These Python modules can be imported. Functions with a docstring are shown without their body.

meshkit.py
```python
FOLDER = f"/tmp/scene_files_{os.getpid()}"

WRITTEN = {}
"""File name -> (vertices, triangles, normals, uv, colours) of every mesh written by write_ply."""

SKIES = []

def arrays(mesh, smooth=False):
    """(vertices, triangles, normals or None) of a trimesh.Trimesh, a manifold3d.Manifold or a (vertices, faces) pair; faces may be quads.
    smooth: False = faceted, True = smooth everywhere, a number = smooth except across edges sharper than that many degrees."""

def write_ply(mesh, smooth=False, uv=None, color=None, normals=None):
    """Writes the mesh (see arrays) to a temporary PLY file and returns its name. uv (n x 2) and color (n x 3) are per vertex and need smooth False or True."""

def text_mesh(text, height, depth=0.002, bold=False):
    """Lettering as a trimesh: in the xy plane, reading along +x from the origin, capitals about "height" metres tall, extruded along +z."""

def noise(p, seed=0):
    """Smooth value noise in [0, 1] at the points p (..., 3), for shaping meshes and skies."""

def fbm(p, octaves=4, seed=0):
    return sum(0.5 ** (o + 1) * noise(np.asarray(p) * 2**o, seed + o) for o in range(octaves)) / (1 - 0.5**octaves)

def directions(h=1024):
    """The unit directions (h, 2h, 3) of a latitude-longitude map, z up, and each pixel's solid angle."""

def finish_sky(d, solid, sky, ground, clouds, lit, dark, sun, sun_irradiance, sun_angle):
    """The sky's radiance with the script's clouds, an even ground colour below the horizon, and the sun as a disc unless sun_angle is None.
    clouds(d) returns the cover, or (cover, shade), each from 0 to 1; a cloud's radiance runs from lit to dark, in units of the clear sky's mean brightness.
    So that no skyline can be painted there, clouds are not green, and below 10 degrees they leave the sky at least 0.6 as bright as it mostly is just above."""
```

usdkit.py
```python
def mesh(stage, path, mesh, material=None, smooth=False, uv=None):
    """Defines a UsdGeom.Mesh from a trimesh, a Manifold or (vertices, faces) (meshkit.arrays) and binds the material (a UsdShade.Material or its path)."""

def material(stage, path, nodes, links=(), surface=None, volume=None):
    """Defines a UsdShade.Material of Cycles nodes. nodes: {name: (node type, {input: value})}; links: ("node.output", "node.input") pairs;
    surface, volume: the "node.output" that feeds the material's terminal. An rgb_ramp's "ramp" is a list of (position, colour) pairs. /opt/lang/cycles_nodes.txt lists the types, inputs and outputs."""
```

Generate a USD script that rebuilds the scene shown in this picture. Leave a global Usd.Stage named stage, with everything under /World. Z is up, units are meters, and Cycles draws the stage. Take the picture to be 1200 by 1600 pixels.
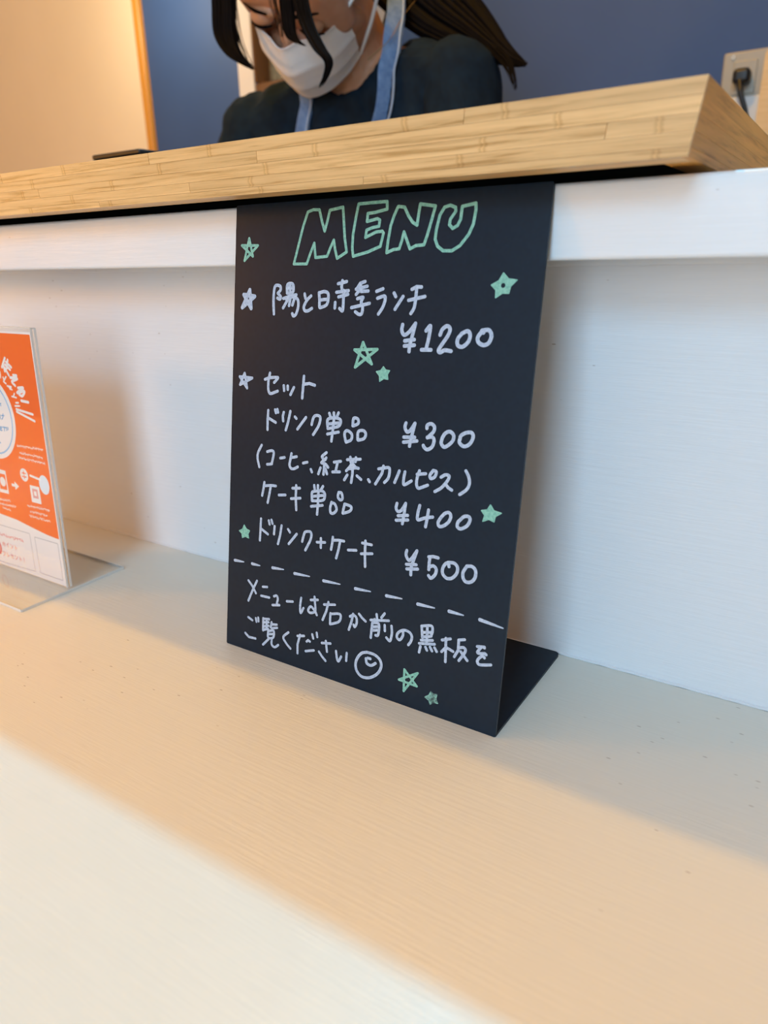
import math, random
import numpy as np, trimesh, usdkit, meshkit
import manifold3d as m3
from manifold3d import Manifold
from shapely.geometry import LineString, Polygon, Point
from shapely.ops import unary_union
from shapely import affinity
from pxr import Usd, UsdGeom, UsdLux, UsdShade, Sdf, Gf

stage = Usd.Stage.CreateInMemory()
UsdGeom.SetStageUpAxis(stage, 'Z')
UsdGeom.SetStageMetersPerUnit(stage, 1.0)
UsdGeom.Xform.Define(stage, '/World')
random.seed(7)
rng = np.random.default_rng(7)

# Working unit: millimetres, origin on the lower counter at the menu board's bottom left corner,
# x along the counter, y towards the kitchen, z up.  The lower counter stands FLOOR mm above the floor.
FLOOR = 750.0
def to_m(v):
    v = np.asarray(v, float).reshape(-1, 3) / 1000.0
    v[:, 2] += FLOOR / 1000.0
    return v
def vec(x, y, z):
    return Gf.Vec3d(x / 1000.0, y / 1000.0, (z + FLOOR) / 1000.0)

# ------------------------------------------------------------------ camera
CAM_R = np.array([[0.840794, 0.540964, -0.02058], [0.163442, -0.289903, -0.942997], [-0.516094, 0.789502, -0.332165]])
CAM_P = np.array([346.756, -319.687, 258.221])
cam = UsdGeom.Camera.Define(stage, '/World/camera')
m = Gf.Matrix4d(1.0)
for i, row in enumerate((CAM_R[0], -CAM_R[1], -CAM_R[2])):
    m.SetRow(i, Gf.Vec4d(*map(float, row), 0.0))
m.SetRow(3, Gf.Vec4d(*vec(*CAM_P), 1.0))
cam.AddTransformOp().Set(m)
FOCAL = 6.86
cam.CreateFocalLengthAttr(FOCAL)
cam.CreateHorizontalApertureAttr(FOCAL * 1200.0 / 1122.2)
cam.CreateFStopAttr(1.9)
cam.CreateFocusDistanceAttr(0.46)
cam.CreateClippingRangeAttr(Gf.Vec2f(0.02, 100.0))
cam.CreateExposureAttr(-0.22)

# ------------------------------------------------------------------ light
def sphere_light(name, p, radius, color, power):
    l = UsdLux.SphereLight.Define(stage, '/World/' + name)
    l.AddTranslateOp().Set(vec(*p))
    l.CreateRadiusAttr(radius / 1000.0)
    l.CreateColorAttr(Gf.Vec3f(*color))
    l.CreateIntensityAttr(power)
    return l
def rect_light(name, p, w, h, color, power, rot=(0, 0, 0)):
    l = UsdLux.RectLight.Define(stage, '/World/' + name)
    l.AddTranslateOp().Set(vec(*p))
    l.AddRotateXYZOp().Set(Gf.Vec3f(*rot))
    l.CreateWidthAttr(w / 1000.0)
    l.CreateHeightAttr(h / 1000.0)
    l.CreateColorAttr(Gf.Vec3f(*color))
    l.CreateIntensityAttr(power)
    return l
dome = UsdLux.DomeLight.Define(stage, '/World/sky')
dome.CreateColorAttr(Gf.Vec3f(0.55, 0.72, 1.0))
dome.CreateIntensityAttr(0.6)
# unseen cool light high in front, placed for the ledge and sign shadows
rect_light('daylight', (450, -2180, 1480), 860, 760, (0.33, 0.68, 1.0), 14.6, (90, 0, 0))
# unseen warm lamp above the ledge, placed for the tray shadow below
sphere_light('warm_bulb', (-230, 174, 1700), 25, (1.0, 0.49, 0.0), 1730.0)
# unseen cool lamp over the kitchen, coned to light the near counter only
def aim(p, q):
    z = np.asarray(p, float) - np.asarray(q, float); z /= np.linalg.norm(z)
    x = np.cross([0, 0, 1.0], z); x /= np.linalg.norm(x)
    y = np.cross(z, x)
    t = Gf.Matrix4d(1.0)
    for i, r in enumerate((x, y, z)):
        t.SetRow(i, Gf.Vec4d(*map(float, r), 0.0))
    t.SetRow(3, Gf.Vec4d(*vec(*p), 1.0))
    return t
spot = UsdLux.SphereLight.Define(stage, '/World/cool_bulb')
spot.AddTransformOp().Set(aim((-100, 718, 1700), (100, -330, 0)))
spot.CreateRadiusAttr(0.026)
spot.CreateColorAttr(Gf.Vec3f(0.04, 0.58, 1.0))
spot.CreateIntensityAttr(3400.0)
shape = UsdLux.ShapingAPI.Apply(spot.GetPrim())
shape.CreateShapingConeAngleAttr(24.0)
shape.CreateShapingConeSoftnessAttr(0.15)
# unseen warm light left of the viewer, placed to warm the sign shadow
sphere_light('left_lamp', (-1500, -750, 520), 110, (1.0, 0.40, 0.033), 74.0)
# unseen kitchen lamp, placed to light the cream and blue walls
# unseen lower front light, placed to brighten the upright panel
rect_light('shopfront', (450, -2180, 480), 880, 1060, (0.73, 0.88, 1.0), 5.45, (90, 0, 0))
sphere_light('kitchen_bulb', (-1150, 930, 880), 60, (1.0, 0.87, 0.62), 28.3)

# ------------------------------------------------------------------ materials
LOOKS = '/World/Looks'
UsdGeom.Scope.Define(stage, LOOKS)
def lin(r, g, b):
    f = lambda c: c / 12.92 if c <= 0.04045 else ((c + 0.055) / 1.055) ** 2.4
    return tuple(f(c / 255.0) for c in (r, g, b))
def plain(name, color, rough=0.5, **extra):
    return usdkit.material(stage, f'{LOOKS}/{name}', {'p': ('principled_bsdf', dict(base_color=color, roughness=rough, **extra))}, surface='p.BSDF')
def grained(name, c1, c2, scale, vscale=(1, 1, 1), rough=0.5, bump=0.0, bump_d=0.001, detail=4.0, lo=0.35, hi=0.65, **extra):
    n = {'tc': ('texture_coordinate', {}), 'mp': ('mapping', {'scale': vscale}),
         'n': ('noise_texture', {'scale': scale, 'detail': detail, 'roughness': 0.6}),
         'r': ('rgb_ramp', {'ramp': [(lo, c1), (hi, c2)]}),
         'b': ('bump', {'strength': bump, 'distance': bump_d}),
         'p': ('principled_bsdf', dict(roughness=rough, **extra))}
    L = [('tc.object', 'mp.vector'), ('mp.vector', 'n.vector'), ('n.fac', 'r.fac'), ('r.color', 'p.base_color')]
    if bump:
        L += [('n.fac', 'b.height'), ('b.normal', 'p.normal')]
    return usdkit.material(stage, f'{LOOKS}/{name}', n, L, surface='p.BSDF')

def white_paint(name, base, rough, coat=0.0, wear=0.5, relief=0.22):
    """Brush-painted wood: streaky relief along x, small pits and a few dark chips."""
    d = tuple(c * 0.975 for c in base)
    n = {'tc': ('texture_coordinate', {}),
         'm1': ('mapping', {'scale': (5, 90, 90)}), 'm2': ('mapping', {'scale': (1.2, 1.6, 1.6)}), 'm3': ('mapping', {'scale': (1, 2.6, 2.6)}),
         'n1': ('noise_texture', {'scale': 6.0, 'detail': 5.0, 'roughness': 0.62}),
         'n2': ('noise_texture', {'scale': 22.0, 'detail': 3.0}),
         'v': ('voronoi_texture', {'scale': 55.0, 'randomness': 1.0}),
         'vr': ('rgb_ramp', {'ramp': [(0.0, (1, 1, 1)), (0.05, (1, 1, 1)), (0.085, (0, 0, 0)), (1, (0, 0, 0))]}),
         'nm': ('noise_texture', {'scale': 9.0, 'detail': 1.0}),
         'gate': ('rgb_ramp', {'ramp': [(0.0, (0, 0, 0)), (0.56, (0, 0, 0)), (0.62, (1, 1, 1)), (1, (1, 1, 1))]}),
         'spot': ('mix', {'mix_type': 'multiply', 'fac': 1.0}),
         'r': ('rgb_ramp', {'ramp': [(0.3, d), (0.7, base)]}),
         'c': ('mix', {'mix_type': 'mix', 'color2': (0.30, 0.22, 0.15)}),
         'sf': ('math', {'math_type': 'multiply', 'value2': wear}),
         'h1': ('math', {'math_type': 'multiply_add', 'value2': 0.35}),
         'rr': ('map_range', {'from_min': 0.3, 'from_max': 0.7, 'to_min': rough - 0.06, 'to_max': rough + 0.08}),
         'b': ('bump', {'strength': relief, 'distance': 0.0006}),
         'p': ('principled_bsdf', {'coat_weight': coat, 'coat_roughness': 0.12})}
    L = [('tc.object', 'm1.vector'), ('tc.object', 'm2.vector'), ('tc.object', 'm3.vector'), ('m1.vector', 'n1.vector'), ('m2.vector', 'n2.vector'),
         ('m3.vector', 'v.vector'), ('tc.object', 'nm.vector'), ('v.distance', 'vr.fac'), ('nm.fac', 'gate.fac'), ('vr.color', 'spot.color1'), ('gate.color', 'spot.color2'),
         ('n1.fac', 'r.fac'), ('r.color', 'c.color1'), ('spot.color', 'sf.value1'), ('sf.value', 'c.fac'), ('c.color', 'p.base_color'),
         ('n2.fac', 'h1.value1'), ('n1.fac', 'h1.value3'), ('h1.value', 'b.height'), ('b.normal', 'p.normal'), ('n2.fac', 'rr.value'), ('rr.result', 'p.roughness')]
    return usdkit.material(stage, f'{LOOKS}/{name}', n, L, surface='p.BSDF')

def bamboo(name, light, dark, axis_scale, rough=0.42, node=0.75):
    n = {'tc': ('texture_coordinate', {}), 'mp': ('mapping', {'scale': axis_scale}),
         'oi': ('object_info', {}), 'off': ('combine_xyz', {}), 'om': ('math', {'math_type': 'multiply', 'value2': 37.0}), 'add': ('vector_math', {'math_type': 'add'}),
         'n': ('noise_texture', {'scale': 1.0, 'detail': 6.0, 'roughness': 0.65, 'distortion': 0.4}),
         'n2': ('noise_texture', {'scale': 0.25, 'detail': 2.0}),
         'r': ('rgb_ramp', {'ramp': [(0.33, dark), (0.47, tuple(0.75 * a + 0.25 * b for a, b in zip(light, dark))), (0.62, light)]}),
         'hv': ('map_range', {'from_min': 0, 'from_max': 1, 'to_min': 0.93, 'to_max': 1.04}),
         'sv': ('map_range', {'from_min': 0.3, 'from_max': 0.7, 'to_min': 0.9, 'to_max': 1.06}),
         'mm': ('math', {'math_type': 'multiply'}),
         'sx': ('separate_xyz', {}), 'nx': ('math', {'math_type': 'multiply_add', 'value2': 7.5}), 'nw': ('math', {'math_type': 'multiply_add', 'value2': 0.035}), 'fr': ('math', {'math_type': 'fraction'}),
         'nr': ('rgb_ramp', {'ramp': [(0.0, (1, 1, 1)), (0.478, (1, 1, 1)), (0.488, (0.74, 0.66, 0.52)), (0.494, (1.08, 1.06, 1.0)), (0.503, (0.72, 0.62, 0.48)), (0.512, (1, 1, 1)), (1, (1, 1, 1))]}),
         'nm': ('mix', {'mix_type': 'multiply', 'fac': node}),
         'h': ('hsv', {}), 'b': ('bump', {'strength': 0.25, 'distance': 0.0006}), 'p': ('principled_bsdf', {'roughness': rough})}
    L = [('tc.object', 'mp.vector'), ('oi.random', 'om.value1'), ('om.value', 'off.x'), ('om.value', 'off.y'), ('mp.vector', 'add.vector1'), ('off.vector', 'add.vector2'),
         ('add.vector', 'n.vector'), ('add.vector', 'n2.vector'), ('n.fac', 'r.fac'), ('oi.random', 'hv.value'), ('n2.fac', 'sv.value'), ('hv.result', 'mm.value1'), ('sv.result', 'mm.value2'),
         ('tc.object', 'sx.vector'), ('sx.x', 'nx.value1'), ('om.value', 'nx.value3'), ('n.fac', 'nw.value1'), ('nx.value', 'nw.value3'), ('nw.value', 'fr.value1'), ('fr.value', 'nr.fac'),
          ('r.color', 'nm.color1'), ('nr.color', 'nm.color2'), ('mm.value', 'h.value'), ('nm.color', 'h.color'), ('h.color', 'p.base_color'), ('n.fac', 'b.height'), ('b.normal', 'p.normal')]
    return usdkit.material(stage, f'{LOOKS}/{name}', n, L, surface='p.BSDF')

def pane(name, tint=(0.995, 0.997, 0.995), rough=0.02, shine=0.6):
    n = {'t': ('transparent_bsdf', {'color': tint}), 'g': ('glossy_bsdf', {'roughness': rough, 'color': (1, 1, 1)}), 'f': ('fresnel', {'IOR': 1.49}), 'm': ('mix_closure', {}),
         'geo': ('geometry', {}), 'inv': ('math', {'math_type': 'multiply_add', 'value2': -shine, 'value3': shine}), 'mul': ('math', {'math_type': 'multiply'})}
    return usdkit.material(stage, f'{LOOKS}/{name}', n, [('geo.backfacing', 'inv.value1'), ('f.fac', 'mul.value1'), ('inv.value', 'mul.value2'), ('mul.value', 'm.fac'), ('t.BSDF', 'm.closure1'), ('g.BSDF', 'm.closure2')], surface='m.closure')

def translucent(name, color, share, rough=0.45, through=None):
    n = {'p': ('principled_bsdf', {'base_color': color, 'roughness': rough}), 't': ('translucent_bsdf', {'color': through or color}), 'm': ('mix_closure', {'fac': share})}
    return usdkit.material(stage, f'{LOOKS}/{name}', n, [('p.BSDF', 'm.closure1'), ('t.BSDF', 'm.closure2')], surface='m.closure')

def marker(name, c1, c2, lo=0.3, hi=0.7, scale=700.0):
    return grained(name, c1, c2, scale, rough=0.55, detail=3.0, lo=lo, hi=hi)

M = {}
M['counter'] = white_paint('counter_paint', (0.77, 0.735, 0.645), 0.40, relief=0.36)
M['panel'] = white_paint('panel_paint', (0.80, 0.805, 0.815), 0.5, relief=0.42)
M['fascia'] = white_paint('fascia_paint', (0.82, 0.84, 0.85), 0.42, wear=0.9, relief=0.34)
M['bamboo'] = bamboo('bamboo', (0.88, 0.555, 0.245), (0.56, 0.31, 0.105), (14, 420, 420))
M['bamboo_side_lit'] = bamboo('bamboo_side_lit', (0.82, 0.40, 0.085), (0.50, 0.215, 0.032), (420, 14, 420), node=0.0)  # deeper orange puts the warm light on the tray side into its colour
M['tray_shade'] = plain('tray_shade', (0.02, 0.016, 0.012), 0.8)  # near-black stands in for the shade under the tray
M['board'] = grained('board_black', (0.0035, 0.0125, 0.0255), (0.0050, 0.0160, 0.0310), 300.0, rough=0.42, bump=0.04, bump_d=0.0004, specular_ior_level=0.27)
M['w'] = marker('white_marker', (0.33, 0.42, 0.57), (0.54, 0.64, 0.77))
M['g'] = marker('green_marker', (0.14, 0.40, 0.32), (0.30, 0.62, 0.50))
M['f'] = marker('faded_green_marker', (0.04, 0.08, 0.075), (0.24, 0.50, 0.42), 0.4, 0.62, 420.0)
M['acrylic'] = pane('clear_acrylic')
M['acrylic_edge_glint'] = plain('acrylic_edge_glint', (0.86, 0.85, 0.82), 0.2, transmission_weight=0.2)  # clear edges coloured pale for the light they catch
M['paper'] = translucent('white_paper', (0.92, 0.92, 0.94), 0.14, 0.45, (1.0, 0.95, 0.88))
M['orange'] = translucent('orange_print', (1.0, 0.165, 0.03), 0.14, 0.4, (1.0, 0.5, 0.22))
M['sky_ring'] = plain('sky_blue_print', (0.22, 0.50, 0.82), 0.5)
M['pale_blue'] = plain('pale_blue_print', (0.66, 0.80, 0.92), 0.5)
M['blue_ink'] = plain('blue_ink', (0.12, 0.38, 0.68), 0.5)
M['red_ink'] = plain('red_ink', (0.72, 0.12, 0.13), 0.5)
M['pink_ink'] = plain('pink_ink', (0.74, 0.36, 0.36), 0.5)
M['grey_ink'] = plain('grey_ink', (0.52, 0.54, 0.58), 0.5)
M['blue_wall'] = grained('blue_wall', (0.027, 0.074, 0.215), (0.033, 0.085, 0.240), 3.0, rough=0.6)
M['cream_wall'] = grained('cream_wall', (0.78, 0.67, 0.49), (0.82, 0.71, 0.53), 2.0, rough=0.7)
M['shop_wall'] = plain('shop_wall', (0.46, 0.47, 0.48), 0.8)
M['ceiling'] = plain('ceiling_paint', (0.78, 0.74, 0.68), 0.8)
M['floor'] = grained('wood_floor', (0.30, 0.17, 0.08), (0.42, 0.26, 0.13), 3.0, (1, 12, 1), 0.45)
M['trim'] = grained('orange_wood_trim', (0.56, 0.245, 0.035), (0.64, 0.30, 0.05), 6.0, (40, 40, 1), 0.4)
M['steel'] = plain('steel_top', (0.55, 0.55, 0.55), 0.3, metallic=1.0)
M['plate'] = plain('socket_plate', (0.43, 0.385, 0.30), 0.4)
M['white_plastic'] = plain('white_plastic', (0.78, 0.76, 0.73), 0.35)
M['black_plastic'] = plain('black_plastic', (0.012, 0.012, 0.013), 0.4)
M['screw'] = plain('screw_metal', (0.85, 0.75, 0.6), 0.2, metallic=1.0)
M['white_wood'] = plain('white_cabinet_paint', (0.82, 0.82, 0.80), 0.5)
M['brown_wood'] = plain('brown_cabinet_back', (0.16, 0.08, 0.035), 0.6)
M['jar'] = plain('jar_glass', (0.8, 0.85, 0.8), 0.05, transmission_weight=0.9)
M['herbs'] = grained('dried_herbs', (0.10, 0.11, 0.06), (0.50, 0.50, 0.42), 160.0, rough=0.8)
M['pale_wood'] = grained('pale_wood', (0.66, 0.44, 0.20), (0.76, 0.54, 0.28), 8.0, (1, 1, 20), 0.5)
M['skin'] = grained('skin', (0.56, 0.285, 0.165), (0.62, 0.33, 0.20), 40.0, rough=0.45, subsurface_weight=0.15, subsurface_radius=(0.012, 0.005, 0.003), subsurface_scale=0.4)
M['lips'] = plain('lips', (0.45, 0.13, 0.11), 0.4)
M['eye'] = plain('eye_white', (0.75, 0.72, 0.68), 0.2)
M['iris'] = plain('iris', (0.02, 0.012, 0.008), 0.15)
M['hair'] = grained('dark_hair', (0.0016, 0.0012, 0.0016), (0.0036, 0.0024, 0.0030), 260.0, (1, 1, 0.12), 0.6, bump=0.2, bump_d=0.0015, specular_ior_level=0.06)
M['mask'] = grained('mask_fabric', (0.86, 0.84, 0.82), (0.90, 0.88, 0.86), 500.0, rough=0.85, bump=0.08, bump_d=0.0004)
M['shirt'] = grained('navy_shirt', (0.0025, 0.0100, 0.021), (0.0045, 0.0165, 0.033), 60.0, rough=0.9, specular_ior_level=0.2)
M['denim'] = grained('light_denim', (0.11, 0.19, 0.36), (0.19, 0.29, 0.47), 90.0, rough=0.85)
M['denim_seam'] = plain('denim_seam', (0.42, 0.50, 0.62), 0.8)
M['trouser'] = plain('black_trousers', (0.02, 0.02, 0.022), 0.8)
M['shoe'] = plain('black_shoe', (0.02, 0.02, 0.02), 0.5)
M['gold'] = plain('gold_chain', (0.30, 0.20, 0.08), 0.5, metallic=1.0)
M['frame'] = plain('window_frame', (0.75, 0.72, 0.66), 0.5)
M['glass'] = pane('window_glass')

# ------------------------------------------------------------------ scene helpers
used = {}
def numbered(path):
    k = used.get(path, 0)
    used[path] = k + 1
    return path if k == 0 else f'{path}_{k:03d}'
def keys(prim, label=None, category=None, group=None, kind=None):
    for k, v in (('label', label), ('category', category), ('group', group), ('kind', kind)):
        if v:
            prim.SetCustomDataByKey(k, v)
    return prim
def as_tm(mesh):
    if hasattr(mesh, 'to_mesh'):
        mm = mesh.to_mesh()
        return trimesh.Trimesh(np.asarray(mm.vert_properties)[:, :3], np.asarray(mm.tri_verts), process=False)
    return mesh
def thing(name, base, label, category, group=None):
    path = numbered('/World/' + name)
    x = UsdGeom.Xform.Define(stage, path)
    x.AddTranslateOp().Set(vec(*base))
    p = keys(x.GetPrim(), label, category, group)
    return dict(path=path, base=np.asarray(base, float))
def part(parent, name, mesh, mat, smooth=30, label=None, kind=None):
    """A mesh in working millimetres as a child of a thing or part; parent None = top level."""
    t = as_tm(mesh)
    base = parent['base'] if parent else np.asarray(t.bounds.mean(0))
    if parent is None:
        base = np.array([t.bounds[:, 0].mean(), t.bounds[:, 1].mean(), t.bounds[0, 2]])
    v = (np.asarray(t.vertices) - base) / 1000.0
    path = numbered((parent['path'] if parent else '/World') + '/' + name)
    prim = usdkit.mesh(stage, path, trimesh.Trimesh(v, t.faces, process=False), M[mat], smooth=smooth)
    if parent is None:
        prim.AddTranslateOp().Set(vec(*base))
    keys(prim.GetPrim(), label, None, None, kind)
    return dict(path=path, base=base, prim=prim.GetPrim())
def struct(name, mesh, mat, label=None, smooth=30):
    d = part(None, name, mesh, mat, smooth, label, 'structure')
    return d
def box(x0, x1, y0, y1, z0, z1):
    return trimesh.creation.box(bounds=[[x0, y0, z0], [x1, y1, z1]])
def cbox(x0, x1, y0, y1, z0, z1, c=1.0):
    """Box with chamfered edges."""
    P = [[[x0 + c, y0 + c, z0], [x1 - c, y1 - c, z1]], [[x0 + c, y0, z0 + c], [x1 - c, y1, z1 - c]], [[x0, y0 + c, z0 + c], [x1, y1 - c, z1 - c]]]
    pts = []
    for lo, hi in P:
        for i in range(8):
            pts.append([(lo, hi)[i & 1][0], (lo, hi)[(i >> 1) & 1][1], (lo, hi)[(i >> 2) & 1][2]])
    return trimesh.convex.convex_hull(np.array(pts, float))
def rbox(x0, x1, y0, y1, z0, z1, r=3.0, n=16):
    s = Manifold.sphere(r, n)
    return Manifold.batch_hull([s.translate([x, y, z]) for x in (x0 + r, x1 - r) for y in (y0 + r, y1 - r) for z in (z0 + r, z1 - r)])
def join(meshes):
    return trimesh.util.concatenate([as_tm(q) for q in meshes])
def hull_pts(p):
    return trimesh.convex.convex_hull(np.asarray(p, float))
def extrude_poly(poly, t):
    """Shapely polygon(s) extruded t in +z."""
    gs = getattr(poly, 'geoms', [poly])
    return trimesh.util.concatenate([trimesh.creation.extrude_polygon(g, t, engine='earcut') for g in gs if g.area > 0])
def placed(mesh, O, ux, uy, uz):
    v = np.asarray(mesh.vertices)
    return trimesh.Trimesh(O + v[:, :1] * ux + v[:, 1:2] * uy + v[:, 2:3] * uz, mesh.faces, process=False)
def catmull(P, n=8):
    P = np.asarray(P, float)
    if len(P) < 3:
        return np.array([P[0] + (P[-1] - P[0]) * t for t in np.linspace(0, 1, n)])
    Q = np.vstack([2 * P[0] - P[1], P, 2 * P[-1] - P[-2]])
    out = []
    for i in range(1, len(Q) - 2):
        a, b, c, d = Q[i - 1:i + 3]
        for t in np.linspace(0, 1, n, endpoint=False):
            out.append(0.5 * ((2 * b) + (c - a) * t + (2 * a - 5 * b + 4 * c - d) * t * t + (3 * b - a - 3 * c + d) * t ** 3))
    return np.array(out + [P[-1]])
def sweep(path, radii, side=None, flat=1.0, seg=10):
    """Tube with an elliptic section along a path; side = direction of the long axis, flat = thickness / width."""
    P = np.asarray(path, float)
    R = np.interp(np.linspace(0, 1, len(P)), np.linspace(0, 1, len(radii)), radii)
    T = np.gradient(P, axis=0)
    T /= np.linalg.norm(T, axis=1, keepdims=True)
    S = np.array([0.3, 0.2, 1.0]) if side is None else np.asarray(side, float)
    V, F = [], []
    for i in range(len(P)):
        s = S - T[i] * (S @ T[i])
        s /= np.linalg.norm(s)
        u = np.cross(T[i], s)
        S = s
        for k in range(seg):
            a = 2 * math.pi * k / seg
            V.append(P[i] + R[i] * (math.cos(a) * s + flat * math.sin(a) * u))
    for i in range(len(P) - 1):
        for k in range(seg):
            a, b = i * seg + k, i * seg + (k + 1) % seg
            F += [[a, b, b + seg], [a, b + seg, a + seg]]
    n0, n1 = len(V), len(V) + 1
    V += [P[0], P[-1]]
    e = (len(P) - 1) * seg
    for k in range(seg):
        F += [[n0, (k + 1) % seg, k], [n1, e + k, e + (k + 1) % seg]]
    t = trimesh.Trimesh(np.array(V), np.array(F), process=False)
    t.fix_normals()
    return t

# ------------------------------------------------------------------ the setting
CEIL = 2050.0
WX0, WX1, WYF, WYB = -2600.0, 2200.0, -2200.0, 1150.0
struct('floor', box(WX0, WX1, WYF, WYB, -FLOOR - 60, -FLOOR), 'floor')
struct('ceiling', box(WX0, WX1, WYF, WYB, CEIL, CEIL + 60), 'ceiling')
struct('wall_left', box(WX0 - 80, WX0, WYF, WYB, -FLOOR, CEIL), 'shop_wall')
struct('wall_right', box(WX1, WX1 + 80, WYF, WYB, -FLOOR, CEIL), 'shop_wall')
# front wall, out of view, with openings placed for the two front lights
wx0, wx1, wz0, wz1 = 0.0, 900.0, 1080.0, 1880.0
front = Manifold.cube([WX1 - WX0, 90, CEIL + FLOOR]).translate([WX0, WYF - 90, -FLOOR]) - Manifold.cube([wx1 - wx0, 200, wz1 - wz0]).translate([wx0, WYF - 150, wz0])
sx0, sx1, sz0, sz1 = 0.0, 900.0, -70.0, 1030.0
front = front - Manifold.cube([sx1 - sx0, 200, sz1 - sz0]).translate([sx0, WYF - 150, sz0])
struct('wall_front', front, 'shop_wall')
win2 = struct('window_2', join([box(sx0, sx0 + 30, WYF - 90, WYF - 10, sz0, sz1), box(sx1 - 30, sx1, WYF - 90, WYF - 10, sz0, sz1), box(sx0 + 30, sx1 - 30, WYF - 90, WYF - 10, sz0, sz0 + 30), box(sx0 + 30, sx1 - 30, WYF - 90, WYF - 10, sz1 - 30, sz1)]), 'frame')  # out of view, built around the lower front light
part(win2, 'pane', box(sx0 + 30, sx1 - 30, WYF - 62, WYF - 58, sz0 + 30, sz1 - 30), 'glass')
win = struct('window_1', join([box(wx0, wx0 + 30, WYF - 90, WYF - 10, wz0, wz1), box(wx1 - 30, wx1, WYF - 90, WYF - 10, wz0, wz1), box(wx0 + 30, wx1 - 30, WYF - 90, WYF - 10, wz0, wz0 + 30), box(wx0 + 30, wx1 - 30, WYF - 90, WYF - 10, wz1 - 30, wz1)]), 'frame')  # out of view, built around the high front light
part(win, 'pane', box(wx0 + 30, wx1 - 30, WYF - 62, WYF - 58, wz0 + 30, wz1 - 30), 'glass')
TRX0, TRX1 = -1334.0, -1311.0
struct('wall_back', box(TRX1, WX1, WYB, WYB + 80, -FLOOR, CEIL), 'blue_wall')
struct('wall_back_left', box(WX0, TRX0, WYB, WYB + 80, -FLOOR, CEIL), 'cream_wall')
struct('trim_1', cbox(TRX0, TRX1, WYB - 14, WYB + 40, -FLOOR, CEIL, 2.0), 'trim')

# ------------------------------------------------------------------ counter
Y_WALL, Y_FASC, Z_UNDER, Z_LEDGE = 107.8, 49.3, 255.6, 291.4
CX0, CX1 = -1250.0, 1500.0
lower = t = thing('lower_counter', (150, -150, -FLOOR), 'wide white-painted lower counter that the black menu board and the clear sign holder stand on', 'counter')
part(t, 'countertop', rbox(CX0, CX1, -560, Y_WALL - 0.05, -32, 0, 2.5, 12), 'counter')
part(t, 'leg_panel', box(CX0 + 20, CX0 + 50, -520, 60, -FLOOR, -32), 'panel')
part(t, 'leg_panel', box(CX1 - 50, CX1 - 20, -520, 60, -FLOOR, -32), 'panel')
t = thing('counter_panel', (150, 130, -FLOOR), 'upright white-painted panel with brush marks between the lower counter and the ledge', 'panel')
part(t, 'back_panel', box(CX0, CX1, Y_WALL, Y_WALL + 40, -FLOOR + 1, Z_UNDER), 'panel')
part(lower, 'caulk_bead', sweep(np.array([[x, Y_WALL - 0.3, 0.2 + 0.35 * math.sin(x * .31) * math.sin(x * .07)] for x in np.linspace(CX0 + 5, CX1 - 5, 500)]), [1.1, 1.1], (0, 0, 1), 1.0, 6), 'panel')
ledge = thing('upper_ledge', (150, 200, Z_UNDER), 'raised white-painted ledge with a chipped thick front edge, carrying the bamboo tray', 'ledge')
part(ledge, 'ledge_board', rbox(CX0, CX1, Y_FASC, 345, Z_UNDER, Z_LEDGE, 2.2, 12), 'fascia')
BATTEN = (cbox(CX0, CX1, Y_WALL - 2.2, Y_WALL, 252.0, Z_UNDER, 0.4))
part(ledge, 'batten', BATTEN, 'panel')
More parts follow.
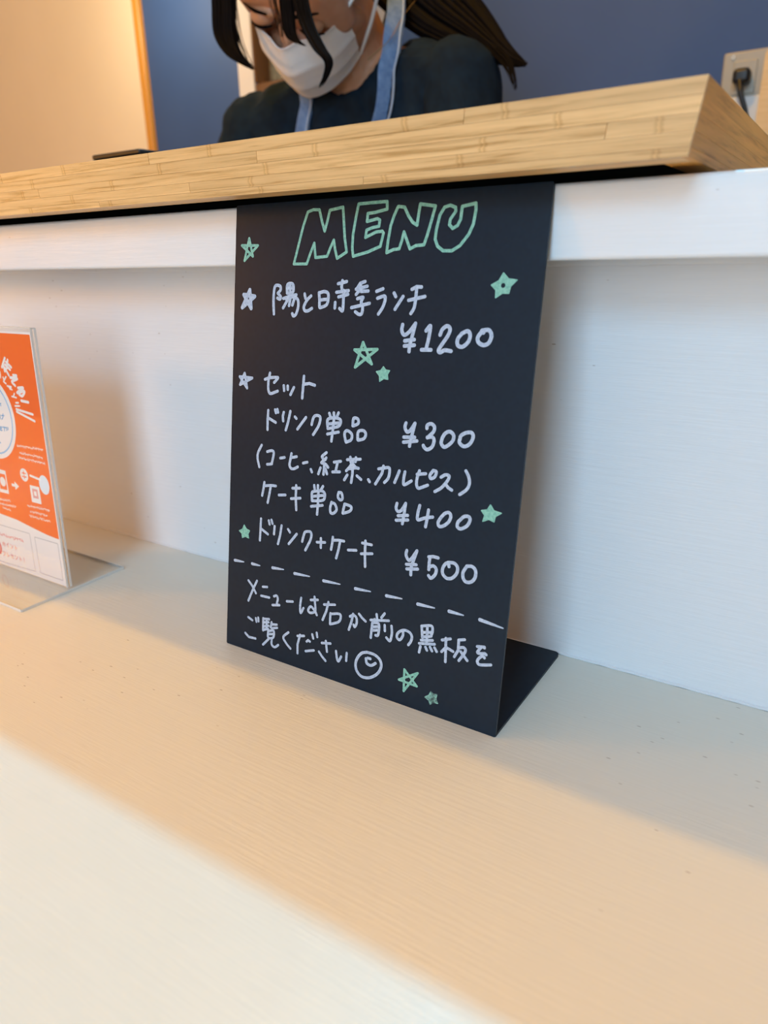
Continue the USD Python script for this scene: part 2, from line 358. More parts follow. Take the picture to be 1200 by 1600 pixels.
t = thing('kitchen_worktop', (0, 330, -FLOOR), 'steel kitchen worktop hidden behind the raised ledge', 'worktop')
part(t, 'top', cbox(CX0, CX1, Y_WALL + 41, 500, 80, 100, 2), 'steel')
part(t, 'cabinet', box(CX0, CX1, Y_WALL + 41, 470, -FLOOR + 1, 80), 'panel')
t = thing('back_counter', (500, 1050, -FLOOR), 'back counter along the blue wall behind the person', 'counter')
part(t, 'top', cbox(-560, 1900, 950, WYB - 1, 80, 105, 2), 'white_wood')
part(t, 'cabinet', box(-550, 1900, 970, WYB - 1, -FLOOR + 1, 80), 'panel')

# ------------------------------------------------------------------ bamboo tray
TZ0, TZ1 = 295.0, 323.0
FB, FT = 18.8, 15.8           # front face: y at the bottom and at the top
SB, ST = 276.3, 281.6         # right side: x at the bottom and at the top
LB, LT = -520.0, -525.5       # left side
BB, BT = 262.0, 265.0         # back face
tray = thing('bamboo_tray', (-120, 140, Z_LEDGE), 'long pale bamboo tray with flared sides overhanging the white ledge above the menu board', 'tray')
def lerp(a, b, k): return a + (b - a) * k
def wall_strip(k0, k1, a, b, th_out, th_in, side):
    """One bamboo lamella of a flared tray wall, k0..k1 = heights 0..1; a..b = ends along the wall (fractions), th = distances behind the outer face."""
    pts = []
    for k in (k0, k1):
        z = lerp(TZ0, TZ1, k)
        yF, yB, xR, xL = lerp(FB, FT, k), lerp(BB, BT, k), lerp(SB, ST, k), lerp(LB, LT, k)
        for th in (th_out, th_in):
            for e in (a, b):
                if side == 'front': pts.append([lerp(xL, xR, e), yF + th, z])
                if side == 'back': pts.append([lerp(xL, xR, e), yB - th, z])
                if side == 'right': pts.append([xR - th, lerp(yF + 0.02, yB, e), z])
                if side == 'left': pts.append([xL + th, lerp(yF + 0.02, yB, e), z])
    return hull_pts(pts)
def tray_wall(name, side, inner, mat, cuts, label=None):
    core = part(tray, name, wall_strip(0.002, 0.998, 0.0034 if side in ('front', 'back') else 0.0905, 0.9966 if side in ('front', 'back') else 0.94, 2.6, inner, side), mat, False, label)
    g = 0.0018
    for i in range(len(cuts) - 1):
        ends = {'front': [[0, .2, .53, .80, 1], [0, .36, .64, 1], [0, .12, .45, .955, 1], [0, .28, .71, 1], [0, .4, .6, .87, 1]][i % 5]}.get(side, [0, 1] if side == 'back' else [0.0109, 0.989])
        for e0, e1 in zip(ends[:-1], ends[1:]):
            out = rng.uniform(0, 0.05)
            part(core, 'strip', wall_strip(cuts[i] + g, cuts[i + 1] - g, e0 + (0.00015 if e0 else 0), e1 - (0.00015 if e1 < 1 else 0), out, 2.6, side), mat, False)
cuts = [0.0, 0.13, 0.33, 0.55, 0.77, 1.0]
tray_wall('front_panel', 'front', 22.0, 'bamboo', cuts, 'front panel of glued bamboo strips')
tray_wall('side_panel', 'right', 14.0, 'bamboo_side_lit', cuts)
tray_wall('side_panel', 'left', 14.0, 'bamboo_side_lit', cuts)
tray_wall('back_panel', 'back', 14.0, 'bamboo', cuts)
part(tray, 'bottom_panel', box(LB + 10, SB - 12, FB + 20, BB - 10, TZ0 + 5, TZ0 + 11), 'tray_shade')
for fx in (LB + 60, SB - 120):
    for fy in (150, BB - 30):
        part(tray, 'foot', as_tm(Manifold.cylinder(TZ0 + 5 - Z_LEDGE, 8, 8, 24)).apply_translation([fx, fy, Z_LEDGE]), 'tray_shade')

# ------------------------------------------------------------------ menu board
LEANB = 0.16014
UPB, NB = np.array([0, math.sin(LEANB), math.cos(LEANB)]), np.array([0, -math.cos(LEANB), math.sin(LEANB)])
UX = np.array([1.0, 0, 0])
BW, BH, BT_ = 210.0, 296.0, 1.6
menu = thing('menu_board', (105, 50, 0), 'leaning black menu board hand-lettered in white and green marker, standing under the bamboo tray', 'menu board')
def rounded(w, h, r):
    return Polygon([(r, 0), (w - r, 0), (w, r), (w, h - r), (w - r, h), (r, h), (0, h - r), (0, r)])
sheet = extrude_poly(rounded(BW, BH, 0.7), BT_)
face = part(menu, 'panel', placed(sheet, np.array([0, 0, 0.0]) - NB * BT_, UX, UPB, NB), 'board', False)
part(menu, 'foot', as_tm(Manifold.batch_hull([Manifold.cylinder(1.6, r, r, 24).translate([x, y, 0]) for x, y, r in ((1, 1.2, 1), (209, 1.2, 1), (4, 102, 4), (206, 102, 4))])), 'board', False, 'black foot plate folded back under the board')
def stroke_poly(pts, w):
    pts = np.asarray(pts, float)
    if w < 0:                                   # a tapering dash
        a, b = pts[0], pts[-1]
        d = (b - a) / np.linalg.norm(b - a)
        n = np.array([-d[1], d[0]])
        w = -w
        return unary_union([Point(a).buffer(w * 0.72, 8), Polygon([a + n * w * 0.72, a + n * w * .5 + (b - a) * .6, b + n * w * 0.25, b - n * w * 0.25, a - n * w * .5 + (b - a) * .6, a - n * w * 0.72]).buffer(0), Point(b).buffer(w * 0.27, 6)])
    return LineString(catmull(pts, 5) if len(pts) > 3 else pts).buffer(w / 2, quad_segs=6)
WRITING = [
 ('heading', 'hollow outlined word MENU in green marker', 'g', 1.75, 0, '581,2893 623,2904 668,2901 689,2839 714,2780 731,2837 745,2895 839,2907 849,2836 863,2735 881,2659 815,2625 797,2674 784,2728 761,2684 740,2638 654,2632 640,2715 613,2656 589,2597 489,2598 513,2681 549,2809 581,2893;948,2918 1033,2920 1140,2921 1144,2880 1122,2877 1064,2867 1015,2864 1013,2821 1083,2833 1099,2825 1096,2792 1054,2787 1013,2775 1008,2735 1077,2762 1120,2765 1129,2754 1113,2684 1030,2656 929,2634 920,2680 920,2755 934,2846 948,2918;1215,2891 1257,2885 1286,2838 1315,2804 1344,2788 1349,2843 1355,2896 1450,2881 1434,2815 1410,2726 1396,2685 1346,2682 1309,2666 1287,2709 1263,2756 1253,2710 1239,2668 1202,2665 1158,2649 1162,2708 1174,2793 1193,2846 1215,2891;1611,2870 1688,2882 1692,2850 1684,2780 1662,2730 1616,2675 1570,2650 1517,2651 1481,2675 1463,2712 1466,2761 1481,2833 1506,2872 1539,2880 1571,2868 1575,2848 1546,2810 1543,2782 1564,2763 1592,2776 1607,2807 1611,2870'),
 ('menu_line', None, 'w', 2.0, 0, '342,2299 335,2389 344,2466 383,2469 391,2447 369,2425;369,2425 393,2404 387,2389 367,2396;444,2426 444,2476 479,2483 493,2466 488,2431 444,2426;448,2457 487,2457;465,2476 468,2433;416,2394 464,2407 517,2417;461,2404 446,2380 416,2337;439,2390 489,2405 528,2391 537,2353 523,2305 502,2290 491,2304;471,2390 463,2352;502,2390 489,2355;583,2422 591,2396;633,2411 604,2387 581,2349 588,2325 613,2323 643,2338;693,2430 699,2388 701,2348 716,2346 757,2365 763,2421 735,2437 699,2430;708,2388 753,2393;832,2482 893,2494;862,2499 858,2467 864,2438;823,2433 909,2443;840,2407 907,2422;875,2443 876,2385 874,2329 851,2341;817,2375 816,2343;1023,2494 991,2484 972,2458;963,2451 1040,2468;991,2484 999,2439;993,2451 965,2422;1000,2439 1048,2442;976,2398 1015,2406 1004,2382 1016,2348 1012,2315 992,2310 966,2324;937,2347 1062,2373;1107,2440 1149,2454;1116,2402 1161,2414 1168,2393 1154,2351 1128,2315;1225,2431 1238,2412;1286,2413 1238,2343;1341,2452 1370,2466 1400,2464;1324,2393 1426,2414;1370,2459 1369,2409 1363,2354 1344,2322'),
 ('price', None, 'w', 2.2, 0, '1296,2260 1293,2227 1312,2204 1344,2224 1379,2269;1379,2269 1363,2197 1351,2145 1350,2115;1317,2172 1378,2181;1317,2144 1381,2151;1450,2232 1475,2258 1470,2192 1459,2136;1430,2128 1489,2130;1540,2213 1551,2242 1578,2261 1598,2246 1588,2210 1556,2163 1537,2130 1549,2119 1574,2132 1614,2129;1670,2224 1704,2238 1721,2219 1714,2183 1681,2155 1652,2163 1649,2194 1670,2222;1788,2243 1827,2247 1845,2219 1834,2183 1806,2169 1775,2181 1767,2207 1789,2241;1788,2243 1797,2233'),
 ('menu_line', None, 'w', 2.0, 0, '326,1931 316,1886 315,1838 322,1812 340,1802 395,1822;286,1889 327,1902 385,1908 392,1902 364,1874;445,1860 449,1830;477,1860 479,1839;528,1855 502,1808;605,1929 602,1872 598,1794;610,1881 651,1888 692,1880'),
 ('menu_line', None, 'w', 1.95, 0, '322,1693 319,1627 321,1568;331,1642 388,1621;380,1702 388,1683;399,1706 405,1688;453,1692 446,1665 451,1637;507,1703 493,1638 475,1581;546,1672 558,1663;635,1677 570,1597;682,1637 695,1683 718,1697 747,1688 738,1637 698,1576;815,1719 824,1701;849,1725 852,1704;884,1728 874,1706;809,1625 803,1662 809,1684 851,1695 898,1690 903,1666 885,1645 832,1631 809,1625;815,1654 891,1668;852,1691 848,1623 841,1551;808,1591 891,1612;994,1661 998,1705 1028,1705 1033,1679 997,1660;948,1563 937,1608 955,1628 990,1610 988,1576 952,1557;1036,1582 1037,1630 1073,1640 1092,1621 1080,1593 1040,1579'),
 ('price', None, 'w', 2.1, 0, '1364,1714 1359,1688 1376,1664 1399,1679 1423,1718;1423,1718 1411,1659 1402,1615 1398,1585;1356,1632 1428,1639;1356,1603 1444,1620;1503,1698 1504,1715 1527,1726 1550,1712 1546,1682 1510,1646;1510,1648 1543,1652 1555,1632 1544,1597 1516,1579 1496,1588 1488,1599;1605,1655 1621,1682 1648,1695 1673,1679 1673,1650 1650,1622 1621,1606 1601,1625 1605,1653;1715,1671 1723,1684 1749,1699 1780,1703 1793,1684 1785,1654 1765,1631 1738,1624 1713,1642 1716,1667'),
 ('menu_line', None, 'w', 1.9, 0, '275,1461 246,1408 243,1367 260,1314;325,1424 364,1435 381,1424 375,1383 367,1349;328,1340 368,1348;439,1395 473,1404;530,1436 524,1402 517,1362 531,1340 556,1341 585,1357;527,1409 573,1421;628,1387 661,1397;692,1355 701,1340;808,1476 775,1446 799,1430 808,1444;803,1434 773,1408 803,1405 826,1386;797,1405 793,1337;767,1375 753,1335;807,1374 820,1344;870,1424 920,1436;897,1427 885,1369;862,1362 916,1370;968,1452 1064,1467;990,1470 995,1440;1031,1472 1029,1447;1010,1442 990,1411 965,1383;1007,1435 1035,1411 1054,1410;979,1397 1042,1412;1011,1426 1012,1370 1006,1316;974,1359 954,1325;1046,1363 1077,1345;1130,1352 1140,1340;1198,1426 1235,1436 1268,1443 1276,1427 1270,1381 1245,1351;1231,1447 1224,1403 1182,1333;1342,1433 1331,1401 1315,1361;1381,1433 1375,1390 1381,1357 1427,1386;1476,1452 1464,1408 1464,1369 1478,1351 1509,1364 1536,1377;1462,1430 1518,1441;1565,1466 1546,1436 1554,1418 1578,1432 1585,1461 1565,1466;1618,1435 1644,1452 1668,1448 1659,1419 1626,1376 1586,1348;1648,1401 1668,1382 1691,1372;1768,1491 1789,1459 1796,1423 1782,1388 1743,1355'),
 ('menu_line', None, 'w', 1.9, 0, '309,1217 303,1174 293,1126;314,1194 362,1204 408,1207;366,1201 356,1145 343,1085;438,1151 492,1160;550,1213 610,1222;542,1143 617,1158;579,1235 580,1155 588,1076;725,1257 731,1231;754,1261 756,1235;794,1261 781,1239;713,1158 710,1208 731,1220 788,1231 811,1215 806,1179 771,1165 713,1156;719,1186 797,1204;760,1224 761,1143 758,1075;708,1119 797,1140;918,1242 913,1213 931,1196 948,1207 939,1240 918,1242;867,1171 858,1135 864,1104 888,1105 908,1132 892,1164 867,1168;967,1176 957,1123 964,1118 1011,1140 1016,1167 971,1176'),
 ('price', None, 'w', 2.0, 0, '1342,1240 1338,1211 1353,1193 1377,1206 1401,1249;1401,1249 1394,1172 1388,1125;1355,1168 1420,1181;1344,1139 1423,1154;1496,1252 1487,1206 1490,1167 1533,1184 1585,1199;1555,1235 1550,1181 1544,1135;1640,1208 1660,1232 1685,1242 1700,1224 1690,1190 1660,1161 1632,1153 1623,1176 1640,1208;1761,1214 1781,1235 1809,1240 1820,1222 1805,1187 1769,1163 1746,1171 1747,1197 1761,1214'),
 ('menu_line', None, 'w', 1.85, 0, '290,966 288,893 286,816;293,898 354,871;359,965 367,941;382,973 392,950;411,936 408,881;471,951 461,883 445,821;527,936 543,919;600,917 537,839;648,876 661,928 675,947 715,950 717,906 677,824;768,895 831,905;798,925 801,865;891,951 889,914 882,869;892,931 939,940 977,941;949,938 939,876 925,821;1013,891 1073,901;1115,956 1183,957;1111,887 1191,903;1137,973 1139,884 1146,812'),
 ('price', None, 'w', 2.0, 0, '1432,971 1429,943 1449,915 1469,930 1500,982;1500,982 1484,926 1471,878 1471,830;1436,887 1502,898;1441,860 1514,874;1581,962 1610,970 1642,968;1589,961 1587,925 1588,887;1592,904 1615,915 1636,900 1632,867 1607,839 1589,851;1709,955 1747,958 1770,937 1767,901 1741,869 1708,861 1680,882 1677,913 1691,942 1709,955;1709,955 1716,932;1827,958 1859,962 1882,943 1883,904 1863,874 1831,866 1811,884 1807,918 1827,958'),
 ('dash', None, 'w', -1.5, 0, '62,630 145,635'),
 ('dash', None, 'w', -1.5, 0, '223,638 293,639'),
 ('dash', None, 'w', -1.5, 0, '406,648 503,656'),
 ('dash', None, 'w', -1.5, 0, '597,649 721,656'),
 ('dash', None, 'w', -1.5, 0, '836,652 966,658'),
 ('dash', None, 'w', -1.5, 0, '1084,656 1198,663'),
 ('dash', None, 'w', -1.5, 0, '1314,663 1423,670'),
 ('dash', None, 'w', -1.5, 0, '1534,663 1646,666'),
 ('dash', None, 'w', -1.5, 0, '1742,670 1833,668'),
 ('dash', None, 'w', -1.5, 0, '1937,668 2078,654'),
 ('note_line', None, 'w', 1.75, 0, '271,526 235,453 198,367;193,512 229,482 265,436;326,496 364,503;314,429 386,433;428,452 451,461 462,441 454,401;417,387 478,401;541,443 591,453;661,495 655,439 662,392 683,430;741,500 797,514;770,528 778,476 780,432 742,412 723,426 744,456 780,432 795,410;850,495 935,514;883,519 870,455 844,390;905,449 903,412 905,376;905,445 972,462 986,444 971,408 909,377;1056,466 1082,481 1105,470 1110,435 1097,407 1087,418;1079,488 1070,435 1053,377;1124,499 1146,481 1175,464;1253,529 1258,501;1310,548 1289,517;1212,482 1342,510;1226,467 1223,416 1221,368;1226,467 1269,475 1278,441 1272,398 1255,393;1230,442 1271,455;1232,419 1273,432;1241,494 1243,474;1316,475 1320,439;1365,482 1371,435 1361,385 1334,399;1448,475 1448,440 1428,409 1407,424 1416,454 1453,479 1493,475 1511,452 1506,420 1491,395;1572,532 1582,467;1571,536 1635,553 1646,524 1640,498;1579,498 1643,515;1581,470 1640,490;1610,542 1615,435;1575,448 1651,467;1564,425 1666,447;1574,408 1568,370;1608,413 1619,396;1638,421 1653,401;1668,426 1684,406;1713,486 1766,508;1737,504 1746,360;1738,445 1716,415;1746,448 1789,436;1819,515 1855,527;1819,515 1821,453 1800,407;1828,470 1855,478 1866,457 1831,392;1838,449 1883,407;1937,508 1980,516 1981,511;1961,511 1941,474 1961,472 1984,479 1995,474;1987,453 1974,461 1952,439 1946,418 1964,405 2029,423'),
 ('note_line', None, 'w', 1.75, 0, '202,246 240,233;272,256 278,232;293,265 297,240;178,123 212,102 274,107;339,273 341,185;339,269 392,279;343,244 388,256;344,215 389,231;342,189 386,208;369,273 372,201;415,263 408,225;412,247 461,257;417,220 466,236;387,193 436,206 434,158 389,146 387,193;392,171 433,182;398,141 345,82;421,147 423,103 451,92 481,116;565,229 523,185 551,146 588,120;644,225 699,240;665,238 647,165 650,104;723,207 735,219 749,214;718,138 785,162;766,268 776,243;802,289 808,262;848,231 917,246;879,253 892,183;828,165 853,140 884,117;964,207 975,158 988,144 1006,181;1048,217 1047,165'),
 ('smiling_face', 'small round smiling face drawn in white marker', 'w', 1.95, 0, '1200,266 1257,265 1300,241 1311,198 1285,145 1231,104 1173,94 1132,122 1121,166 1132,209 1162,249 1200,266;1196,222 1205,193 1237,188 1268,211;1228,230 1210,230'),
 ('star', 'white star before the lunch line', 'w', 2.6, 0, '133,2444 148,2330 82,2414 176,2404 71,2334 133,2444'),
 ('star', 'white star before the set line', 'w', 1.9, 0, '107,1917 132,1822 64,1892 175,1890 69,1840 107,1917'),
 ('star', 'green star beside the heading', 'g', 1.7, 0, '116,2758 151,2649 55,2717 191,2713 80,2624 116,2758'),
 ('star', 'solid green star with a dark hole, upper right', 'g', 0.8, 1, '1880,2534 1910,2505 1957,2499 1925,2468 1919,2434 1884,2435 1848,2412 1846,2450 1818,2475 1858,2496'),
 ('star', 'open green five-line star', 'g', 1.8, 0, '1034,2152 1103,2032 976,2107 1136,2117 987,2007 1034,2152'),
 ('star', 'small solid green star beside the open one', 'g', 0.8, 1, '1186,2021 1203,2003 1229,2001 1216,1978 1222,1952 1193,1954 1166,1937 1162,1968 1139,1990 1170,1999'),
 ('star', 'solid green star right of the 400 price', 'g', 0.8, 1, '1933,1326 1956,1297 2000,1291 1967,1267 1963,1237 1932,1246 1897,1229 1905,1263 1883,1287 1917,1296'),
 ('star', 'small solid green star at the left edge', 'g', 0.8, 1, '140,897 161,872 191,865 177,841 185,812 153,818 125,805 121,832 96,848 126,865'),
 ('star', 'green star with open centre near the bottom edge', 'g', 1.5, 0, '1477,233 1571,151 1444,156 1570,236 1483,93 1477,233'),
 ('star', 'small faded green star at the bottom right', 'f', 0.8, 1, '1669,148 1687,136 1710,142 1706,114 1720,88 1691,86 1670,66 1659,90 1632,101 1658,121'),
]
for name, label, mat, w, filled, data in WRITING:
    polys = []
    for s in data.split(';'):
        pts = [tuple(float(v) / 10 for v in p.split(',')) for p in s.split(' ')]
        if filled:
            polys.append(Polygon(pts).buffer(0).buffer(0.55).buffer(-0.2))
        elif name == 'heading' or name == 'star':
            polys.append(LineString(pts).buffer(abs(w) / 2, quad_segs=6))
        else:
            polys.append(stroke_poly(pts, w))
    shape = unary_union(polys).simplify(0.04)
    if label and 'dark hole' in label:
        shape = shape.difference(Point(shape.centroid).buffer(1.2))
    part(face, name, placed(extrude_poly(shape, 0.14), NB * 0.01, UX, UPB, NB), mat, False, label)

# ------------------------------------------------------------------ acrylic sign holder and its leaflet
SLEAN = math.radians(2.2)
SUP, SN = np.array([0, math.sin(SLEAN), math.cos(SLEAN)]), np.array([0, -math.cos(SLEAN), math.sin(SLEAN)])
SO = np.array([0, -5.0, 0.0])                    # the leaflet's printed face passes through this line
SXR, SXL, SH = -176.6, -330.0, 214.5
holder = thing('sign_holder', (-250, 0, 0), 'clear acrylic tabletop sign holder at the left edge, holding the orange leaflet', 'sign holder')
def plate(x0, x1, v0, v1, n0, n1):
    return placed(trimesh.creation.box(bounds=[[x0, v0, n0], [x1, v1, n1]]), SO, UX, SUP, SN)
part(holder, 'front_sheet', plate(SXL, SXR, 4.0, SH, 0.35, 2.4), 'acrylic', False)
part(holder, 'back_sheet', plate(SXL, SXR, 4.0, SH, -2.8, -0.75), 'acrylic', False)
for n0, n1 in ((0.45, 2.3), (-2.7, -0.85)):
    part(holder, 'side_edge', plate(SXR, SXR + 0.5, 4.0, SH, n0, n1), 'acrylic_edge_glint', False, 'polished side edge')
part(holder, 'top_edge', plate(SXL, SXR, SH, SH + 0.5, -2.7, 2.3), 'acrylic_edge_glint', False, 'polished top edge')
part(holder, 'base_plate', cbox(SXL, -175.5, -48.5, 49.0, 0.05, 2.6, 0.4), 'acrylic', False)
for (x0, x1, y0, y1) in ((SXL, -175.5, -49.1, -48.5), (SXL, -175.5, 49.0, 49.6), (-175.5, -174.9, -48.5, 49.0)):
    part(holder, 'base_edge', box(x0, x1, y0, y1, 0.1, 2.4), 'acrylic_edge_glint', False, 'polished edge of the base')
PXR, PXL, PV0, PV1 = -179.4, -327.4, 3.4, 211.6
leaf = thing('leaflet', (-253, -4, 3), 'orange and white leaflet with a round blue-ringed badge, held in the clear sign holder', 'leaflet')
def print_on(name, poly, mat, layer, label=None):
    poly = poly.intersection(Polygon([(PXL + .3, PV0 + .3), (PXR - .3, PV0 + .3), (PXR - .3, PV1 - .3), (PXL + .3, PV1 - .3)]))
    return part(leaf, name, placed(extrude_poly(poly, 0.03), SO + SN * (0.02 + 0.03 * layer), UX, SUP, SN), mat, False, label)
def lines(data, w):
    return unary_union([stroke_poly([tuple(map(float, p.split(','))) for p in s.split(' ')], w) for s in data.split(';')])
part(leaf, 'sheet', plate(PXL, PXR, PV0, PV1, -0.25, 0.0), 'paper', False)
wave = [(-326, 44), (-300, 50), (-280, 53.5), (-265, 53.6), (-239.7, 52.2), (-215.9, 48.8), (-197.5, 46.4), (-181.1, 45.4)]
print_on('orange_print', Polygon([(-326, 209.9)] + wave + [(-181.1, 209.9)]), 'orange', 0, 'orange printed field with a curved lower edge')
C = (-252.5, 140.5)
print_on('badge', affinity.scale(Point(C).buffer(35.5, 24), .95, 1.0), 'paper', 1, 'round white badge')
print_on('badge_ring', affinity.scale(Point(C).buffer(31.5, 24), .95, 1.0).difference(affinity.scale(Point(C).buffer(30.2, 24), .95, 1.0)), 'sky_ring', 2, 'thin sky-blue ring of the badge')
print_on('badge_lettering', lines('-242.4,133.1 -243.2,130.4 -239.9,130.4;-242.8,131.7 -240.2,131.9;-242.4,133.1 -239.4,133.2;-237.9,133.3 -233.6,133.4;-235.7,133.3 -236.5,130.4;-232.3,133.8 -233.0,131.1;-230.6,133.7 -230.8,132.0;-239.5,143.5 -239.8,140.1;-237.3,143.0 -233.7,143.3;-234.7,144.6 -235.5,141.8 -237.5,140.0;-236.8,153.0 -235.3,153.1;-236.8,152.0 -235.8,151.4;-246.3,119.5 -245.4,119.2', 1.0), 'blue_ink', 2)
print_on('slogan', lines('-219.3,190.6 -225.4,183.1;-222.9,185.7 -222.2,180.1;-218.5,187.5 -212.3,183.8;-220.2,185.3 -214.5,181.8;-215.8,189.2 -218.7,182.8;-221.5,182.7 -217.4,177.3;-211.2,177.7 -206.8,177.6;-215.7,175.5 -206.4,175.2 -214.3,172.4 -210.7,169.5;-207.2,167.9 -200.0,168.4 -209.4,163.9 -199.0,166.0 -202.8,161.9 -206.9,162.8;-205.2,157.9 -195.8,157.5', 2.3), 'paper', 1, 'large white slogan curving round the badge')
print_on('small_slogan', lines('-229.3,179.0 -229.7,174.5;-225.9,175.1 -225.5,172.6;-221.8,175.7 -226.3,171.6 -223.3,170.2;-222.1,168.4 -216.6,168.1 -218.8,166.1;-219.6,167.3 -216.1,165.9;-217.6,160.4 -211.6,159.9;-213.5,163.0 -215.3,160.6;-213.3,155.6 -209.9,155.9;-215.1,152.9 -208.9,153.4', 1.5), 'paper', 1)
print_on('rays', lines('-214.1,150.4 -192.2,148.2;-214.1,148.4 -190.9,142.9', 2.0), 'paper', 1, 'two white ray strokes')
def small_print(x0, v0, x1, v1, h, seed):
    """A line of print too small to read in the photograph: short uneven strokes."""
    r = random.Random(seed)
    out, x = [], x0
    while x < x1:
        v = lerp(v0, v1, (x - x0) / (x1 - x0))
        out.append(LineString([(x, v + r.uniform(.1, .5) * h), (x + r.uniform(-.2, .5) * h, v - r.uniform(.2, .5) * h)]).buffer(0.28))
        out.append(LineString([(x - .3 * h, v + r.uniform(-.3, .3) * h), (x + .45 * h, v + r.uniform(-.3, .3) * h)]).buffer(0.26))
        x += h * 0.95
    return unary_union(out)
for k, (x0, v0, x1, v1) in enumerate([(-221, 119.5, -184.4, 120.6), (-218.4, 114.2, -187, 113.5), (-221, 109.6, -185, 109.1), (-219.1, 68.4, -189, 69.2), (-216.2, 63.8, -191.7, 64.1), (-218.2, 59.3, -190.5, 59.6), (-266, 67.2, -243.8, 68.4), (-266, 63.3, -236.5, 64.3), (-258, 60, -246.2, 59.4)]):
    print_on('small_print', small_print(x0, v0, x1, v1, 2.6, k), 'paper', 1)
print_on('badge_dot', affinity.scale(Point(-217.7, 95.3).buffer(5.6, 16), 1.0, 1.0), 'paper', 1, 'small round white badge')
print_on('dot_mark', unary_union([LineString([(-220.4, 96.8), (-215, 96.8)]).buffer(.4), LineString([(-220.6, 93.8), (-214.8, 93.8)]).buffer(.4), LineString([(-217.7, 98.5), (-217.7, 92.2)]).buffer(.4)]), 'orange', 2)
print_on('bubble', affinity.scale(Point(-190.8, 90.6).buffer(7.0, 16), .98, 1.16), 'pale_blue', 1, 'pale blue oval')
print_on('stick', LineString([(-208.9, 96), (-196, 94.5)]).buffer(1.0), 'paper', 2)
print_on('phone', Polygon([(-211.2, 87), (-199.3, 87), (-199.1, 73.4), (-211.4, 73.4)]).buffer(.6), 'paper', 2, 'white telephone icon')
print_on('phone_mark', Polygon([(-209, 85), (-201.5, 85), (-201.5, 77), (-209, 77)]).difference(Polygon([(-207, 83), (-203.5, 83), (-203.5, 79), (-207, 79)])), 'pink_ink', 3)
print_on('arrow', Polygon([(-238.7, 85), (-234, 85), (-234, 87.5), (-228, 83.7), (-234, 80), (-234, 82.5), (-238.7, 82.5)]), 'paper', 1, 'white arrow between the icons')
print_on('phone', Polygon([(-259, 95.5), (-245.2, 95), (-245.2, 74.4), (-259.2, 74.3)]).difference(Polygon([(-257.5, 91.5), (-246.7, 91.5), (-246.7, 77.5), (-257.5, 77.5)])), 'paper', 1)
print_on('phone_mark', Point(-251.8, 84.5).buffer(4.2, 12), 'paper', 1)
print_on('notice_box', Polygon([(-300, 41.4), (-224.2, 41.5), (-224.2, 8.6), (-300, 6.0)]).buffer(1).boundary.buffer(.35), 'grey_ink', 0, 'thin grey frame of the red notice')
print_on('code_frame', Polygon([(-215.7, 40), (-184.6, 40.3), (-184.6, 9), (-215, 8.7)]).buffer(.8).boundary.buffer(.35), 'grey_ink', 0, 'empty thin grey frame at the lower right')
print_on('red_print', small_print(-271, 33.4, -235.6, 33.6, 3.6, 77), 'red_ink', 0, 'line of red print')
GL = {'po': [[(0, .7), (.8, .7)], [(.42, 1), (.42, 0)], [(.2, .5), (.02, .15)], [(.62, .5), (.8, .15)]], 'i': [[(.7, 1), (.1, .5)], [(.42, .72), (.42, 0)]], 'n': [[(.1, .9), (.3, .7)], [(.1, .05), (.5, .25), (.8, .8)]],
      'to': [[(.3, 1), (.3, 0)], [(.3, .62), (.75, .4)]], 'fu': [[(.05, .85), (.75, .85), (.6, .35), (.2, 0)]], 're': [[(.2, .95), (.2, .08), (.75, .45)]], 'ze': [[(.05, .6), (.75, .72), (.6, .45)], [(.3, .95), (.3, .15), (.75, .1)]], '!': [[(.3, 1), (.3, .35)], [(.3, .08), (.3, .02)]]}
def katakana(seq, x, v, step, w, h):
    out = []
    for i, g in enumerate(seq):
        for st in GL[g]:
            out.append(LineString([(x + i * step + a * w, v + b * h) for a, b in st]).buffer(.42))
    return unary_union(out)
print_on('notice_lettering', unary_union([katakana(['po', 'i', 'n', 'to'], -269.3, 22.4, 6.1, 5.4, 4.2), katakana(['fu', 're', 'ze', 'n', 'to', '!'], -271.5, 12.8, 6.3, 5.6, 4.3)]), 'pink_ink', 0, 'pink katakana lettering')
print_on('notice_digit', affinity.scale(Point(-277.5, 19.6).buffer(5.6, 12), 1.0, 1.25).difference(affinity.scale(Point(-277.5, 19.6).buffer(3.2, 12), .9, 1.4)), 'red_ink', 0, 'big red zero')

# ------------------------------------------------------------------ socket plate, plug, black box, cutting board, cabinet, jar
t = thing('socket_plate', (118, WYB, 447), 'grey wall socket plate on the blue wall at the upper right', 'wall socket')
pl = part(t, 'plate', rbox(83, 153, WYB - 7, WYB + 2, 447, 567, 3, 12), 'plate')
part(t, 'outlet_face', rbox(100, 136, WYB - 9, WYB - 3, 503, 553, 2, 10), 'plate')
part(t, 'blank_insert', rbox(92, 146, WYB - 9, WYB - 3, 452, 500, 2, 10), 'white_plastic', label='paler lower part of the plate')  # lower part of the plate, paler than the rest
for z in (559, 450.5):
    part(t, 'screw', as_tm(Manifold.cylinder(2.5, 4, 3.4, 20)).apply_transform(trimesh.transformations.rotation_matrix(math.pi / 2, [1, 0, 0])).apply_translation([98, WYB - 6.5, z]), 'screw')
t = thing('power_plug', (118, WYB - 10, 526), 'black power plug pushed into the grey wall socket, its cord hanging down to the right', 'plug')
part(t, 'plug_body', rbox(104, 130, WYB - 38, WYB - 9, 515, 538, 7, 16), 'black_plastic')
part(t, 'cord', sweep(catmull([(116, WYB - 34, 520), (121, WYB - 42, 500), (132, WYB - 40, 470), (139, WYB - 34, 430), (139, WYB - 28, 300), (136, WYB - 28, 180), (130, WYB - 34, 112)], 8), [4.2, 3.6, 3.4], None, 1.0, 12), 'black_plastic')
